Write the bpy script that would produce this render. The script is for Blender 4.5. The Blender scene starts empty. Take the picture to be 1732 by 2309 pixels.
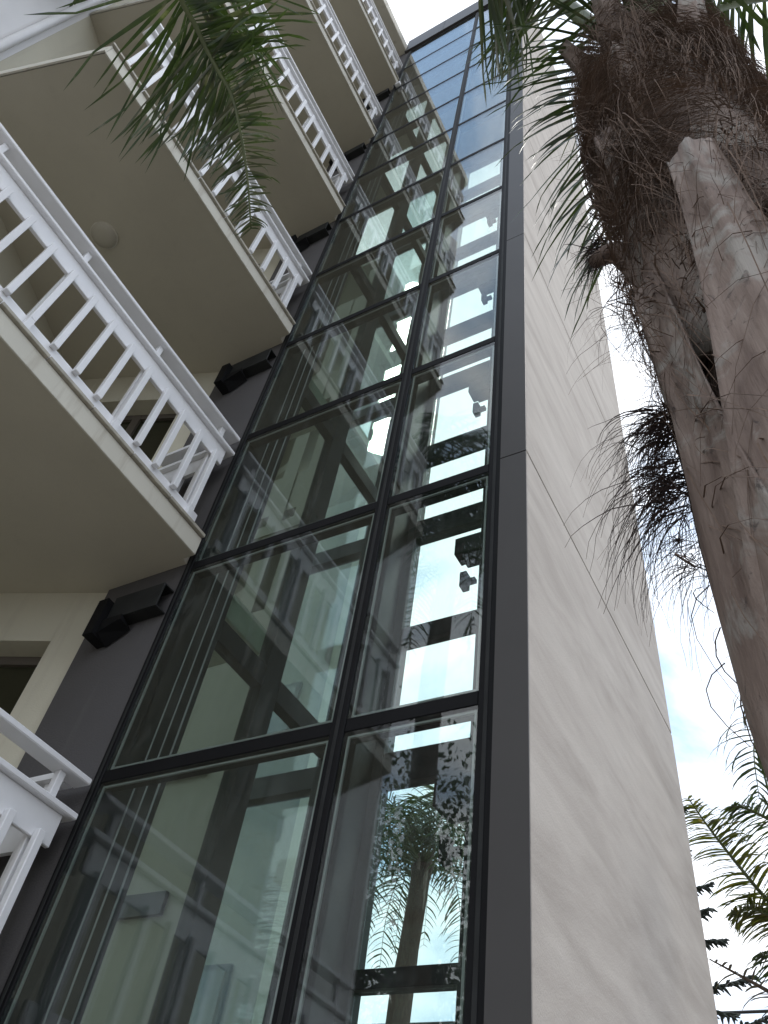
import bpy, bmesh, math, random
from mathutils import Vector, Matrix
R = math.radians
random.seed(7)
sc = bpy.context.scene
col = sc.collection

# ------------------------------------------------------------------ camera
CAM = Vector((3.43890, -2.59181, 1.60))
RV = (-0, 0, 0)
def rodr(r):
    r = Vector(r); th = r.length
    return Matrix.Rotation(th, 3, r.normalized())
RC = rodr((0.675260768, 0.295267425, -0.428897289))      # world -> camera (x right, y down, z forward)
FPX, PW, PH = 1831.95, 1732.0, 2309.0
cd = bpy.data.cameras.new('camera'); cam = bpy.data.objects.new('camera', cd); col.objects.link(cam)
right, down, fwd = RC[0].copy(), RC[1].copy(), RC[2].copy()
M = Matrix((right, -down, -fwd)).transposed().to_4x4(); M.translation = CAM
cam.matrix_world = M
cd.sensor_fit = 'VERTICAL'; cd.sensor_height = 36.0; cd.lens = 36.0*FPX/PH
cd.clip_start = 0.02; cd.clip_end = 3000
sc.camera = cam
def ray(px, py):
    d = RC.transposed() @ Vector(((px-PW/2)/FPX, (py-PH/2)/FPX, 1.0)); return d.normalized()
def along(px, py, t): return CAM + ray(px, py)*t

# ------------------------------------------------------------------ world, sun, exposure
SUN_EL, SUN_AZ = 58.0, 38.0            # azimuth clockwise from +y
w = bpy.data.worlds.new('World'); sc.world = w; w.use_nodes = True
nt = w.node_tree; nt.nodes.clear()
N = nt.nodes.new; L = nt.links.new
out = N('ShaderNodeOutputWorld'); bg = N('ShaderNodeBackground'); bg.inputs['Strength'].default_value = 0.15
sky = N('ShaderNodeTexSky'); sky.sky_type = 'NISHITA'; sky.sun_disc = False
sky.sun_elevation = R(SUN_EL); sky.sun_rotation = R(SUN_AZ); sky.air_density = 1.0; sky.dust_density = 1.0
tc = N('ShaderNodeTexCoord'); mp = N('ShaderNodeMapping'); mp.inputs['Scale'].default_value = (-1.0, -1.0, 1.9)
mp.inputs['Location'].default_value = (2.1, 0.2, 0.7)
n1 = N('ShaderNodeTexNoise'); n1.inputs['Scale'].default_value = 2.3; n1.inputs['Detail'].default_value = 9; n1.inputs['Roughness'].default_value = 0.58
n1.inputs['Distortion'].default_value = 0.3
rp = N('ShaderNodeValToRGB'); rp.color_ramp.elements[0].position = 0.38; rp.color_ramp.elements[1].position = 0.56; rp.color_ramp.elements[0].color = (.03,.03,.03,1)
mx = N('ShaderNodeMix'); mx.data_type = 'RGBA'; mx.inputs['B'].default_value = (9.5, 9.8, 10.3, 1)
L(tc.outputs['Generated'], mp.inputs['Vector']); L(mp.outputs['Vector'], n1.inputs['Vector'])
L(n1.outputs['Fac'], rp.inputs['Fac']); L(rp.outputs['Color'], mx.inputs['Factor'])
hz = N('ShaderNodeMix'); hz.data_type = 'RGBA'; hz.inputs['Factor'].default_value = 0.55; hz.inputs['B'].default_value = (4.0, 6.1, 9.0, 1)
L(sky.outputs['Color'], hz.inputs['A']); L(hz.outputs['Result'], mx.inputs['A']); L(mx.outputs['Result'], bg.inputs['Color']); L(bg.outputs['Background'], out.inputs['Surface'])
sl = bpy.data.lights.new('sun', 'SUN'); sl.energy = 1.3; sl.angle = R(12); sl.color = (1.0, 0.96, 0.9)
so = bpy.data.objects.new('sun', sl); col.objects.link(so)
sd = Vector((math.sin(R(SUN_AZ))*math.cos(R(SUN_EL)), math.cos(R(SUN_AZ))*math.cos(R(SUN_EL)), math.sin(R(SUN_EL))))
so.rotation_euler = sd.to_track_quat('Z', 'Y').to_euler(); so.location = sd*60
vs = sc.view_settings; vs.view_transform = 'Standard'; vs.look = 'None'; vs.gamma = 1.0; vs.exposure = 0.26
try: vs.use_curve_mapping = False
except Exception: pass
sc.render.engine = 'CYCLES'
sc.cycles.transparent_max_bounces = 40; sc.cycles.max_bounces = 10; sc.cycles.glossy_bounces = 5
sc.cycles.caustics_reflective = False; sc.cycles.caustics_refractive = False

# ------------------------------------------------------------------ helpers
def link(o, parent=None):
    col.objects.link(o)
    if parent is not None: o.parent = parent
    return o
def mesh(name, vs_, fs, mat, parent=None, smooth=False, kind=None, label=None):
    me = bpy.data.meshes.new(name); me.from_pydata([tuple(v) for v in vs_], [], fs); me.update()
    if smooth: me.polygons.foreach_set('use_smooth', [True]*len(me.polygons))
    me.materials.append(mat)
    o = bpy.data.objects.new(name, me)
    if kind: o['kind'] = kind
    if label: o['label'] = label
    return link(o, parent)
def share(src, name, parent, loc):
    o = bpy.data.objects.new(name, src.data); o.location = loc; return link(o, parent)
def empty(name, loc, label, cat, group=None):
    o = bpy.data.objects.new(name, None); o.location = loc; o.empty_display_size = 0.2
    o['label'] = label; o['category'] = cat
    if group: o['group'] = group
    return link(o)
def tag(o, label, cat, group=None):
    o['label'] = label; o['category'] = cat
    if group: o['group'] = group
    return o
class MB:
    def __init__(s): s.v = []; s.f = []
    def add(s, vs_, fs):
        b = len(s.v); s.v += [Vector(v) for v in vs_]; s.f += [tuple(i+b for i in f) for f in fs]; return s
    def box(s, a, b):
        x0, y0, z0 = a; x1, y1, z1 = b
        return s.add([(x0,y0,z0),(x1,y0,z0),(x1,y1,z0),(x0,y1,z0),(x0,y0,z1),(x1,y0,z1),(x1,y1,z1),(x0,y1,z1)],
            [(0,3,2,1),(4,5,6,7),(0,1,5,4),(1,2,6,5),(2,3,7,6),(3,0,4,7)])
    def prism(s, pts, z0, z1):
        n = len(pts)
        ar = sum(pts[i][0]*pts[(i+1)%n][1]-pts[(i+1)%n][0]*pts[i][1] for i in range(n))
        if ar < 0: pts = pts[::-1]
        vs_ = [(p[0],p[1],z0) for p in pts]+[(p[0],p[1],z1) for p in pts]
        fs = [tuple(range(n-1,-1,-1)), tuple(range(n,2*n))]+[(i,(i+1)%n,n+(i+1)%n,n+i) for i in range(n)]
        return s.add(vs_, fs)
    def bar(s, p, q, w_, h, up=(0,0,1)):           # rectangular bar from p to q
        p, q = Vector(p), Vector(q); d = (q-p).normalized(); u = Vector(up)
        r = d.cross(u).normalized(); u = r.cross(d)
        vs_ = []
        for c in (p, q):
            for a, b in ((-1,-1),(1,-1),(1,1),(-1,1)): vs_.append(c+r*(a*w_/2)+u*(b*h/2))
        return s.add(vs_, [(0,1,2,3),(4,7,6,5),(0,4,5,1),(1,5,6,2),(2,6,7,3),(3,7,4,0)])
    def tube(s, pts, rad, n=6, cap=True):
        pts = [Vector(p) for p in pts]; m = len(pts); b = len(s.v)
        rads = rad if isinstance(rad, (list, tuple)) else [rad]*m
        ref = None
        for i, p in enumerate(pts):
            d = (pts[min(i+1,m-1)]-pts[max(i-1,0)]).normalized()
            if ref is None: ref = d.orthogonal().normalized()
            ref = (ref-d*ref.dot(d)).normalized(); o2 = d.cross(ref)
            for k in range(n):
                a = 2*math.pi*k/n; s.v.append(p+(ref*math.cos(a)+o2*math.sin(a))*rads[i])
        for i in range(m-1):
            for k in range(n):
                k2 = (k+1)%n; s.f.append((b+i*n+k, b+i*n+k2, b+(i+1)*n+k2, b+(i+1)*n+k))
        if cap:
            s.f.append(tuple(b+k for k in range(n-1,-1,-1))); s.f.append(tuple(b+(m-1)*n+k for k in range(n)))
        return s
    def build(s, name, mat, parent=None, bevel=0, smooth=False, kind=None, label=None):
        o = mesh(name, s.v, s.f, mat, parent, smooth, kind, label)
        if bevel:
            bm = bmesh.new(); bm.from_mesh(o.data)
            bmesh.ops.bevel(bm, geom=bm.edges[:], offset=bevel, segments=1, affect='EDGES', clamp_overlap=True)
            bm.to_mesh(o.data); bm.free()
        return o
def spline(P, n):
    P = [Vector(p) for p in P]; P = [P[0]*2-P[1]]+P+[P[-1]*2-P[-2]]; o = []; m = len(P)-3
    for i in range(n+1):
        t = i/n*m; k = min(int(t), m-1); t -= k; a, b, c, d = P[k:k+4]
        o.append(0.5*((2*b)+(c-a)*t+(2*a-5*b+4*c-d)*t*t+(3*b-3*c+d-a)*t**3))
    return o

# ------------------------------------------------------------------ materials
def mat(name):
    m = bpy.data.materials.new(name); m.use_nodes = True; t = m.node_tree
    return m, t, t.nodes['Principled BSDF']
def coords(t, scale=(1,1,1), rot=(0,0,0), world=True):
    a = t.nodes.new('ShaderNodeNewGeometry' if world else 'ShaderNodeTexCoord')
    b = t.nodes.new('ShaderNodeMapping'); b.inputs['Scale'].default_value = scale; b.inputs['Rotation'].default_value = rot
    t.links.new(a.outputs['Position' if world else 'Object'], b.inputs['Vector']); return b.outputs['Vector']
def noise(t, vec, scale, detail=5, rough=0.55, dist=0):
    n = t.nodes.new('ShaderNodeTexNoise'); n.inputs['Scale'].default_value = scale; n.inputs['Detail'].default_value = detail
    n.inputs['Roughness'].default_value = rough; n.inputs['Distortion'].default_value = dist
    t.links.new(vec, n.inputs['Vector']); return n.outputs['Fac']
def ramp(t, fac, stops):
    r = t.nodes.new('ShaderNodeValToRGB'); e = r.color_ramp.elements
    e[0].position, e[0].color = stops[0][0], (*stops[0][1], 1); e[1].position, e[1].color = stops[-1][0], (*stops[-1][1], 1)
    for p, c in stops[1:-1]:
        x = e.new(p); x.color = (*c, 1)
    t.links.new(fac, r.inputs['Fac']); return r.outputs['Color']
def mixc(t, a, b, fac, mode='MIX'):
    m = t.nodes.new('ShaderNodeMix'); m.data_type = 'RGBA'; m.blend_type = mode
    if isinstance(fac, (int, float)): m.inputs['Factor'].default_value = fac
    else: t.links.new(fac, m.inputs['Factor'])
    for s_, v in (('A', a), ('B', b)):
        if isinstance(v, tuple): m.inputs[s_].default_value = (*v, 1)
        else: t.links.new(v, m.inputs[s_])
    return m.outputs['Result']
def bump(t, b, h, strength, dist=0.01):
    n = t.nodes.new('ShaderNodeBump'); n.inputs['Strength'].default_value = strength; n.inputs['Distance'].default_value = dist
    t.links.new(h, n.inputs['Height']); t.links.new(n.outputs['Normal'], b.inputs['Normal'])
def plain(name, c, rough=0.5, var=0.12, scale=3.0, bs=0.15, bscale=60, metal=0.0, spec=.5):
    m, t, b = mat(name); v = coords(t)
    lo = tuple(x*(1-var) for x in c); hi = tuple(min(1, x*(1+var)) for x in c)
    L_ = t.links.new
    L_(ramp(t, noise(t, v, scale, 6), [(0.3, lo), (0.7, hi)]), b.inputs['Base Color'])
    b.inputs['Roughness'].default_value = rough; b.inputs['Metallic'].default_value = metal; b.inputs['Specular IOR Level'].default_value = spec
    if bs: bump(t, b, noise(t, v, bscale, 4), bs, 0.004)
    return m
def wall_paint(name, c, stain=(0.35,0.31,0.26), amt=0.25, bs=0.35):
    m, t, b = mat(name); v = coords(t)
    base = ramp(t, noise(t, v, 1.3, 5), [(0.3, tuple(x*0.93 for x in c)), (0.7, tuple(min(1, x*1.04) for x in c))])
    vs_ = coords(t, (6, 6, 0.5))
    st = ramp(t, noise(t, vs_, 1.5, 6, 0.6), [(0.56, (0,0,0)), (0.75, (amt,amt,amt))])
    t.links.new(mixc(t, base, stain, st), b.inputs['Base Color']); b.inputs['Roughness'].default_value = 0.85
    bump(t, b, noise(t, v, 90, 5), bs, 0.004); return m
CREAM = wall_paint('cream_render', (0.56, 0.53, 0.43))
SOFFIT = wall_paint('soffit_paint', (0.50, 0.465, 0.38), amt=0.15)
FASCIA = wall_paint('fascia_paint', (0.60, 0.575, 0.50), (0.25,0.20,0.14), 0.5)
WING_SHADE = wall_paint('shaded_cream_render', (0.23, 0.22, 0.17))  # stair-wing cream, darkened in the colour to stand in for shade
WHITEWALL = wall_paint('white_render', (0.74, 0.73, 0.73), (0.5,0.48,0.46), 0.2)
DARKWALL = wall_paint('dark_grey_paint', (0.085, 0.08, 0.082), (0.16,0.155,0.15), 0.3, 0.6)
WHITE = plain('white_gloss_paint', (0.80, 0.80, 0.82), 0.35, 0.04, 4, 0.08, 40)
BLACK = plain('black_aluminium', (0.006, 0.006, 0.007), 0.6, 0.2, 4, 0.0, spec=.15)
STEEL = plain('dark_steel_paint', (0.020, 0.021, 0.021), 0.6, 0.3, 5, 0.2, 30, 0.0, .2)
GASKET = plain('grey_spacer', (0.24, 0.24, 0.235), 0.4, 0.1, 4, 0)
CLAD = plain('charcoal_cladding', (0.060, 0.056, 0.054), 0.5, 0.06, 2, 0.05, 300, 0.0, .3)
TILE = plain('drip_tile', (0.40, 0.37, 0.31), 0.6, 0.2, 14, 0.2, 40)
BROWNFR = plain('brown_window_frame', (0.10, 0.085, 0.07), 0.5, 0.1)
LAMPW = plain('frosted_lamp', (0.46, 0.43, 0.36), 0.35, 0.03, 5, 0)
CONC = plain('concrete_floor', (0.33, 0.32, 0.30), 0.85, 0.15, 5, 0.4, 50)

# stucco side wall: grey-beige render with long trowel streaks
STUCCO, t, b = mat('grey_stucco')
v = coords(t, (1, 0.55, 2.6), (R(24), 0, 0)); v2 = coords(t)
c1 = ramp(t, noise(t, v, 1.5, 8, 0.62, 0.4), [(0.28, (0.305,0.27,0.238)), (0.5, (0.395,0.355,0.318)), (0.74, (0.475,0.435,0.392))])
v3 = coords(t, (1, 1.1, 4.2), (R(24), 0, 0))
c2 = ramp(t, noise(t, v3, 1.6, 7, 0.65, 0.9), [(0.35, (0.82,0.815,0.81)), (0.62, (1,1,1))])
cc = mixc(t, c1, c2, 0.38, 'MULTIPLY')
sp = ramp(t, noise(t, v2, 160, 2), [(0.66, (0,0,0)), (0.75, (0.35,0.35,0.35))])
t.links.new(mixc(t, cc, (0.25,0.235,0.22), sp), b.inputs['Base Color'])
b.inputs['Roughness'].default_value = 0.9
bump(t, b, noise(t, v2, 120, 6), 0.5, 0.004)

# glass: clear green-tinted pane, Fresnel reflection, slight dirt
def glass_mat(name, tint, dirt=0.035, f0=0.065):
    m, t, b = mat(name); t.nodes.remove(b); n = t.nodes.new; l = t.links.new
    o = t.nodes['Material Output']
    g = n('ShaderNodeNewGeometry'); dt = n('ShaderNodeVectorMath'); dt.operation = 'DOT_PRODUCT'
    bp = n('ShaderNodeBump'); bp.inputs['Strength'].default_value = 0.012; bp.inputs['Distance'].default_value = 0.012
    l(noise(t, coords(t), 1.6, 1), bp.inputs['Height'])
    l(g.outputs['Incoming'], dt.inputs[0]); l(g.outputs['Normal'], dt.inputs[1])
    ab = n('ShaderNodeMath'); ab.operation = 'ABSOLUTE'; l(dt.outputs['Value'], ab.inputs[0])
    om = n('ShaderNodeMath'); om.operation = 'SUBTRACT'; om.inputs[0].default_value = 1; l(ab.outputs[0], om.inputs[1])
    pw = n('ShaderNodeMath'); pw.operation = 'POWER'; pw.inputs[1].default_value = 5; l(om.outputs[0], pw.inputs[0])
    fr = n('ShaderNodeMath'); fr.operation = 'MULTIPLY_ADD'; fr.inputs[1].default_value = 1-f0; fr.inputs[2].default_value = f0; l(pw.outputs[0], fr.inputs[0])
    tr = n('ShaderNodeBsdfTransparent'); tr.inputs['Color'].default_value = (*tint, 1)
    gl = n('ShaderNodeBsdfGlossy'); gl.inputs['Roughness'].default_value = 0.0; l(bp.outputs['Normal'], gl.inputs['Normal'])
    ms = n('ShaderNodeMixShader'); l(fr.outputs[0], ms.inputs[0]); l(tr.outputs[0], ms.inputs[1]); l(gl.outputs[0], ms.inputs[2])
    df = n('ShaderNodeBsdfDiffuse'); df.inputs['Color'].default_value = (0.5,0.52,0.5,1)
    dv = coords(t, (3, 3, 1))
    dn = ramp(t, noise(t, dv, 2.6, 9, 0.7, 1.0), [(0.5, (dirt*0.12,)*3), (0.78, (dirt,)*3)])
    m2 = n('ShaderNodeMixShader'); l(dn, m2.inputs[0]); l(ms.outputs[0], m2.inputs[1]); l(df.outputs[0], m2.inputs[2])
    l(m2.outputs[0], o.inputs['Surface']); return m
GLASS = glass_mat('green_tinted_glass', (0.90, 0.955, 0.935), 0.06)
GLASS2 = glass_mat('inner_glass', (0.90, 0.965, 0.945), 0.03, 0.04)
WINGL = plain('dark_window_glass', (0.03, 0.03, 0.018), 0.08, 0.2, 2, 0)

def leaf_mat(name, lo, hi, dead, trans=0.35):
    m, t, b = mat(name); n = t.nodes.new; l = t.links.new
    v = coords(t); oi = n('ShaderNodeObjectInfo')
    c = ramp(t, noise(t, v, 5, 4), [(0.3, lo), (0.7, hi)])
    dm = ramp(t, noise(t, v, 9, 3), [(0.60, (0,0,0)), (0.70, (1,1,1))])
    c = mixc(t, c, dead, dm)
    l(c, b.inputs['Base Color']); b.inputs['Roughness'].default_value = 0.34
    tl = n('ShaderNodeBsdfTranslucent'); tcx = mixc(t, c, (1.6,1.9,0.5), 1.0, 'MULTIPLY'); l(tcx, tl.inputs['Color'])
    ms = n('ShaderNodeMixShader'); ms.inputs[0].default_value = trans
    l(b.outputs[0], ms.inputs[1]); l(tl.outputs[0], ms.inputs[2]); l(ms.outputs[0], t.nodes['Material Output'].inputs['Surface'])
    return m
LEAF = leaf_mat('palm_leaf_green', (0.028,0.046,0.022), (0.07,0.098,0.038), (0.17,0.165,0.14), 0.22)
LEAFD = leaf_mat('palm_leaf_dark', (0.025,0.04,0.022), (0.06,0.085,0.035), (0.12,0.105,0.085), 0.25)
LEAFY = leaf_mat('palm_leaf_olive', (0.04,0.05,0.018), (0.13,0.115,0.03), (0.18,0.12,0.05))
LEAFB = leaf_mat('palm_leaf_dead', (0.06,0.045,0.035), (0.12,0.095,0.075), (0.16,0.13,0.11), 0.1)
LEAFG = leaf_mat('palm_leaf_greyed', (0.07,0.075,0.055), (0.13,0.135,0.10), (0.2,0.19,0.16), 0.15)
RACHIS = plain('palm_rachis', (0.10,0.12,0.045), 0.5, 0.3, 6, 0.2, 30)
RACHISB = plain('dead_rachis', (0.10,0.07,0.05), 0.7, 0.3, 6, 0.3, 30)
FIBRE = plain('palm_fibre', (0.13,0.085,0.06), 0.85, 0.4, 12, 0)
FIBRED = plain('dark_palm_fibre', (0.04,0.024,0.02), 0.8, 0.3, 12, 0)
PINE = plain('pine_needles', (0.022,0.03,0.022), 0.8, 0.4, 6, 0)
BARK = plain('pine_bark', (0.06,0.05,0.04), 0.9, 0.3, 6, 0.6, 20)
CABLE = plain('cable_rubber', (0.02,0.02,0.02), 0.6, 0.1)
TRUNK, t, b = mat('palm_trunk_fibre')
v = coords(t, (9, 9, 1.2)); v2 = coords(t)
t.links.new(ramp(t, noise(t, v, 6, 8, 0.7, 0.6), [(0.3, (0.04,0.024,0.017)), (0.5, (0.085,0.055,0.039)), (0.75, (0.16,0.112,0.082))]), b.inputs['Base Color'])
b.inputs['Roughness'].default_value = 0.95; bump(t, b, noise(t, v, 14, 6), 1.0, 0.02)
BOOT, t, b = mat('palm_leaf_base')
v = coords(t, (5, 5, 0.9)); v2 = coords(t)
c = ramp(t, noise(t, v, 4, 7, 0.6, 0.3), [(0.3, (0.125,0.085,0.068)), (0.5, (0.21,0.155,0.128)), (0.7, (0.31,0.25,0.215))])
pt = ramp(t, noise(t, v2, 5.5, 6, 0.65, 0.8), [(0.52, (0,0,0)), (0.60, (0.5,0.5,0.5))])
c = mixc(t, c, (0.36,0.36,0.33), pt)
dk = ramp(t, noise(t, coords(t, (3,3,1.6)), 7, 6, 0.7, 1.2), [(0.60, (0,0,0)), (0.68, (0.8,0.8,0.8))])
t.links.new(mixc(t, c, (0.05,0.035,0.03), dk), b.inputs['Base Color'])
b.inputs['Roughness'].default_value = 0.75; bump(t, b, noise(t, coords(t, (12,12,1)), 10, 6), 0.5, 0.006)
GROUND, t, b = mat('paving')
v = coords(t); br = t.nodes.new('ShaderNodeTexBrick'); br.inputs['Scale'].default_value = 2.5
br.inputs['Color1'].default_value = (0.21,0.19,0.165,1); br.inputs['Color2'].default_value = (0.25,0.23,0.20,1); br.inputs['Mortar'].default_value = (0.16,0.15,0.14,1)
br.inputs['Mortar Size'].default_value = 0.012; t.links.new(v, br.inputs['Vector']); t.links.new(br.outputs['Color'], b.inputs['Base Color'])
b.inputs['Roughness'].default_value = 0.85

# ------------------------------------------------------------------ ground
g = MB().add([(-800,-800,0),(800,-800,0),(800,800,0),(-800,800,0)], [(0,1,2,3)]).build('ground', GROUND); g['kind'] = 'structure'
g['label'] = 'pale paved ground around the lift tower'

# ------------------------------------------------------------------ lift tower
ROWS = [0.70, 2.20, 3.70, 5.285, 6.765, 8.255, 9.755, 11.265, 12.79, 14.285, 15.77, 17.265, 18.70, 20.19]
ZTOP = 21.2; XC = 2.43; DEP = 2.85; XM, XR = 1.497, 2.243
tower = empty('lift_tower', (1.2, 1.4, 0), 'tall glazed lift tower with black frame and grey stucco side wall', 'lift tower')
def tp(mb, name, m, **k):
    o = mb.build(name, m, None, **k); o.parent = tower; o.matrix_parent_inverse = Matrix.Translation((-1.2,-1.4,0)); return o
# stucco panels of the side wall (x = XC), with recessed joints
JZ = [0.0, 2.28, 5.30, 8.325, 11.35, 14.375, 17.4, ZTOP]
tp(MB().box((XR+0.034, -0.020, 0), (XC-0.03, DEP-0.02, ZTOP-0.01)), 'wall_core', STEEL)
for i in range(len(JZ)-1):
    tp(MB().box((XC-0.028, -0.020, JZ[i]+0.007), (XC, DEP, JZ[i+1]-0.007)), 'stucco_panel', STUCCO, bevel=0.004)
# charcoal cladding of the front pillar
for i in range(len(JZ)-2):
    tp(MB().box((XR+0.032, -0.026, JZ[i]+0.004), (XC-0.001, -0.0215, JZ[i+1]-0.004)), 'cladding_panel', CLAD)
tp(MB().box((XR+0.032, -0.026, 17.404), (XC-0.001, -0.0215, 20.18)), 'cladding_panel', CLAD)
# parapet coping in three sheets
for a, b_ in ((-0.12, 0.745), (0.75, 1.615), (1.62, XC+0.004)):
    tp(MB().box((a, -0.05, 20.24), (b_, 0.10, ZTOP)), 'parapet_panel', CLAD, bevel=0.003)
tp(MB().box((-0.1, 0.10, 20.5), (XC-0.2, DEP-0.1, 20.75)), 'roof_slab', CONC)
# frame
def mull(a, b_, m=BLACK, nm='mullion'): return tp(MB().box(a, b_), nm, m, bevel=0.004)
MW = 0.038
for x, w_ in ((0.0, 0.030), (XM, MW), (XR-0.008, 0.038)):
    mull((x-w_, -0.010, 0.05), (x+w_, 0.11, 20.235))
    mull((x-0.010, -0.014, 0.05), (x+0.010, -0.0105, 20.235), STEEL, 'cover_cap')
for z in ROWS:
    for xa, xb in ((0.031, XM-MW-0.001), (XM+MW+0.001, XR-0.047)):
        mull((xa, -0.004, z-0.037), (xb, 0.10, z+0.037), BLACK, 'transom')
# panes with a metal spacer just inside each edge
cache = {}
def pane(xa, xb, za, zb, y, par=None, gm=GLASS, spacer=True, name='glass_pane'):
    o = tp(MB().box((xa, y, za), (xb, y+0.012, zb)), name, gm)
    if spacer:
        s_, e_, q = MB(), 0.012, 0.011
        A = [(xa+e_, za+e_), (xb-e_, za+e_), (xb-e_, zb-e_), (xa+e_, zb-e_)]
        B = [(xa+e_+q, za+e_+q), (xb-e_-q, za+e_+q), (xb-e_-q, zb-e_-q), (xa+e_+q, zb-e_-q)]
        y0, y1 = y+0.014, y+0.024
        vs_ = [(p[0], y0, p[1]) for p in A+B]+[(p[0], y1, p[1]) for p in A+B]; fs = []
        for i in range(4):
            j = (i+1) % 4; fs += [(i, j, 4+j, 4+i), (8+i, 12+i, 12+j, 8+j), (i, 8+i, 8+j, j), (4+i, 4+j, 12+j, 12+i)]
        so_ = mesh('spacer', vs_, fs, GASKET); so_.parent = o; so_.matrix_parent_inverse = Matrix.Identity(4)
    return o
for i in range(len(ROWS)-1):
    for xa, xb in ((0.031, XM-MW-0.001), (XM+MW+0.001, XR-0.047)):
        pane(xa, xb, ROWS[i]+0.038, ROWS[i+1]-0.038, 0.0)
# inner steel frame of the shaft: side plane x = 0
FL = [5.11+3.02*k for k in range(-1, 6)]
tp(MB().box((-0.06, 0.12, 0), (0.0, 0.46, 20.2)), 'side_panel', STEEL, bevel=0.004)
tp(MB().box((-0.12, 1.0, 0), (0.0, 1.19, 20.2)), 'steel_post', STEEL, bevel=0.006)
tp(MB().box((-0.12, 1.96, 0), (0.0, 2.58, 20.2)), 'steel_post', STEEL, bevel=0.006)
for z in FL:
    for ya, yb in ((0.462, 0.998), (1.192, 1.958)):
        tp(MB().box((-0.10, ya, z-0.09), (-0.005, yb, z+0.09)), 'steel_beam', STEEL, bevel=0.004)
for i, z in enumerate(FL[:-1]):
    for ya, yb in ((0.462, 0.998), (1.192, 1.958)):
        tp(MB().box((-0.06, ya, z+0.095), (-0.05, yb, z+3.02-0.095)), 'side_glass', GLASS2)
# thin guide rails and cables in the shaft
for x, y, r_ in ((-0.035, 2.385, .008), (-0.02, 2.36, .006), (0.012, 0.40, .006), (0.012, 0.32, .005), (0.012, 0.24, .005)):
    tp(MB().tube([(x, y, 0.1), (x, y, 20.1)], r_, 6), 'guide_rail', GASKET)
# rear frame at y = 2.6
YR = 2.60
for xa, xb in ((-1.62, -1.46), (-0.05, 0.075), (0.885, 1.03)):
    tp(MB().box((xa, YR, 0), (xb, YR+0.16, 20.2)), 'rear_post', STEEL, bevel=0.005)
tp(MB().box((1.032, YR+0.02, 0), (XC-0.165, YR+0.14, 20.2)), 'rear_wall', CONC)
RB = [(5.14+3.0*k, 5.44+3.0*k) for k in range(-1, 6)]
RT = [(3.58, 3.71), (6.65, 6.85), (9.56, 9.88), (12.57, 12.9), (15.6, 15.9), (18.5, 18.8)]
for za, zb in RB+RT:
    tp(MB().box((0.077, YR+0.01, za), (0.883, YR+0.13, zb)), 'rear_beam', STEEL, bevel=0.004)
for za, zb in RB:
    tp(MB().box((-1.458, YR+0.01, za+0.08), (-0.052, YR+0.13, zb)), 'rear_beam', STEEL, bevel=0.004)
cuts = sorted(RB+RT)
for k in range(len(cuts)-1):
    za, zb = cuts[k][1]+0.002, cuts[k+1][0]-0.002
    tp(MB().box((0.079, YR+0.06, za), (0.881, YR+0.07, zb)), 'rear_glass', GLASS2)
for k in range(len(RB)-1):
    tp(MB().box((-1.456, YR+0.06, RB[k][1]+0.002), (-0.054, YR+0.07, RB[k+1][0]+0.078)), 'rear_glass', GLASS2)
# lobby slabs behind the dark wall
for k in range(-1, 6):
    z = 5.35+3.02*k
    tp(MB().box((-2.2, 0.26, z), (-0.125, 1.02, z+0.24)), 'lobby_slab', CREAM, bevel=0.006)
# door-lock boxes and small controllers beside the rear opening
for k in range(-1, 5):
    z = 4.84+2.72*k if k < 2 else 4.84+3.0*k-0.3
    m_ = MB().box((0.70, YR-0.20, z-0.10), (1.02, YR-0.02, z+0.13)); m_.box((0.78, YR-0.17, z-0.17), (1.02, YR-0.03, z-0.101))
    tp(m_, 'door_lock_box', STEEL, bevel=0.006)
    m_ = MB().box((0.75, YR-0.14, z-0.50), (0.82, YR-0.04, z-0.31)); m_.box((0.82, YR-0.11, z-0.44), (0.90, YR-0.05, z-0.39))
    tp(m_, 'controller', BLACK, bevel=0.004)

# ------------------------------------------------------------------ apartment building with balconies
bld = empty('apartment_building', (-1.5, -1.5, 0), 'cream apartment building with stacked balconies beside the glass lift', 'building')
def bp_(mb, name, m, par=None, **k):
    o = mb.build(name, m, None, **k)
    if par is None: o.parent = bld; o.matrix_parent_inverse = Matrix.Translation((1.5,1.5,0))
    else: o.parent = par; o.matrix_parent_inverse = par.matrix_world.inverted()
    return o
e = Vector((0.936, 0.352)); u = Vector((-0.352, 0.936))
A0 = Vector((-0.76, 0.03)); K = Vector((-2.31, -0.555)); E1 = Vector((-1.344, -3.136)); FAR = E1-u*1.15
ZR = 20.38
# dark painted end wall beside the glass
bp_(MB().prism([(-0.76, 0.0), (-0.032, 0.0), (-0.032, 0.25), (-0.76, 0.25)], 0, ZR), 'dark_end_wall', DARKWALL)
# back walls
nrm = Vector((-0.936, -0.352))*0.25
bp_(MB().prism([K+u*0.25, E1+u*0.0, E1+nrm, K+nrm+u*0.25], 0, ZR), 'loggia_back_wall', CREAM)
bp_(MB().prism([E1-u*0.001, FAR, FAR+nrm, E1+nrm-u*0.001], 0, ZR+0.3), 'facade_wall', WHITEWALL)
rt = FAR-e*4.0
bp_(MB().prism([FAR+nrm*1.01, rt, rt+u*0.25, FAR+nrm*1.01+u*0.25], 0, ZR+0.3), 'return_wall', WHITEWALL)
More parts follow.
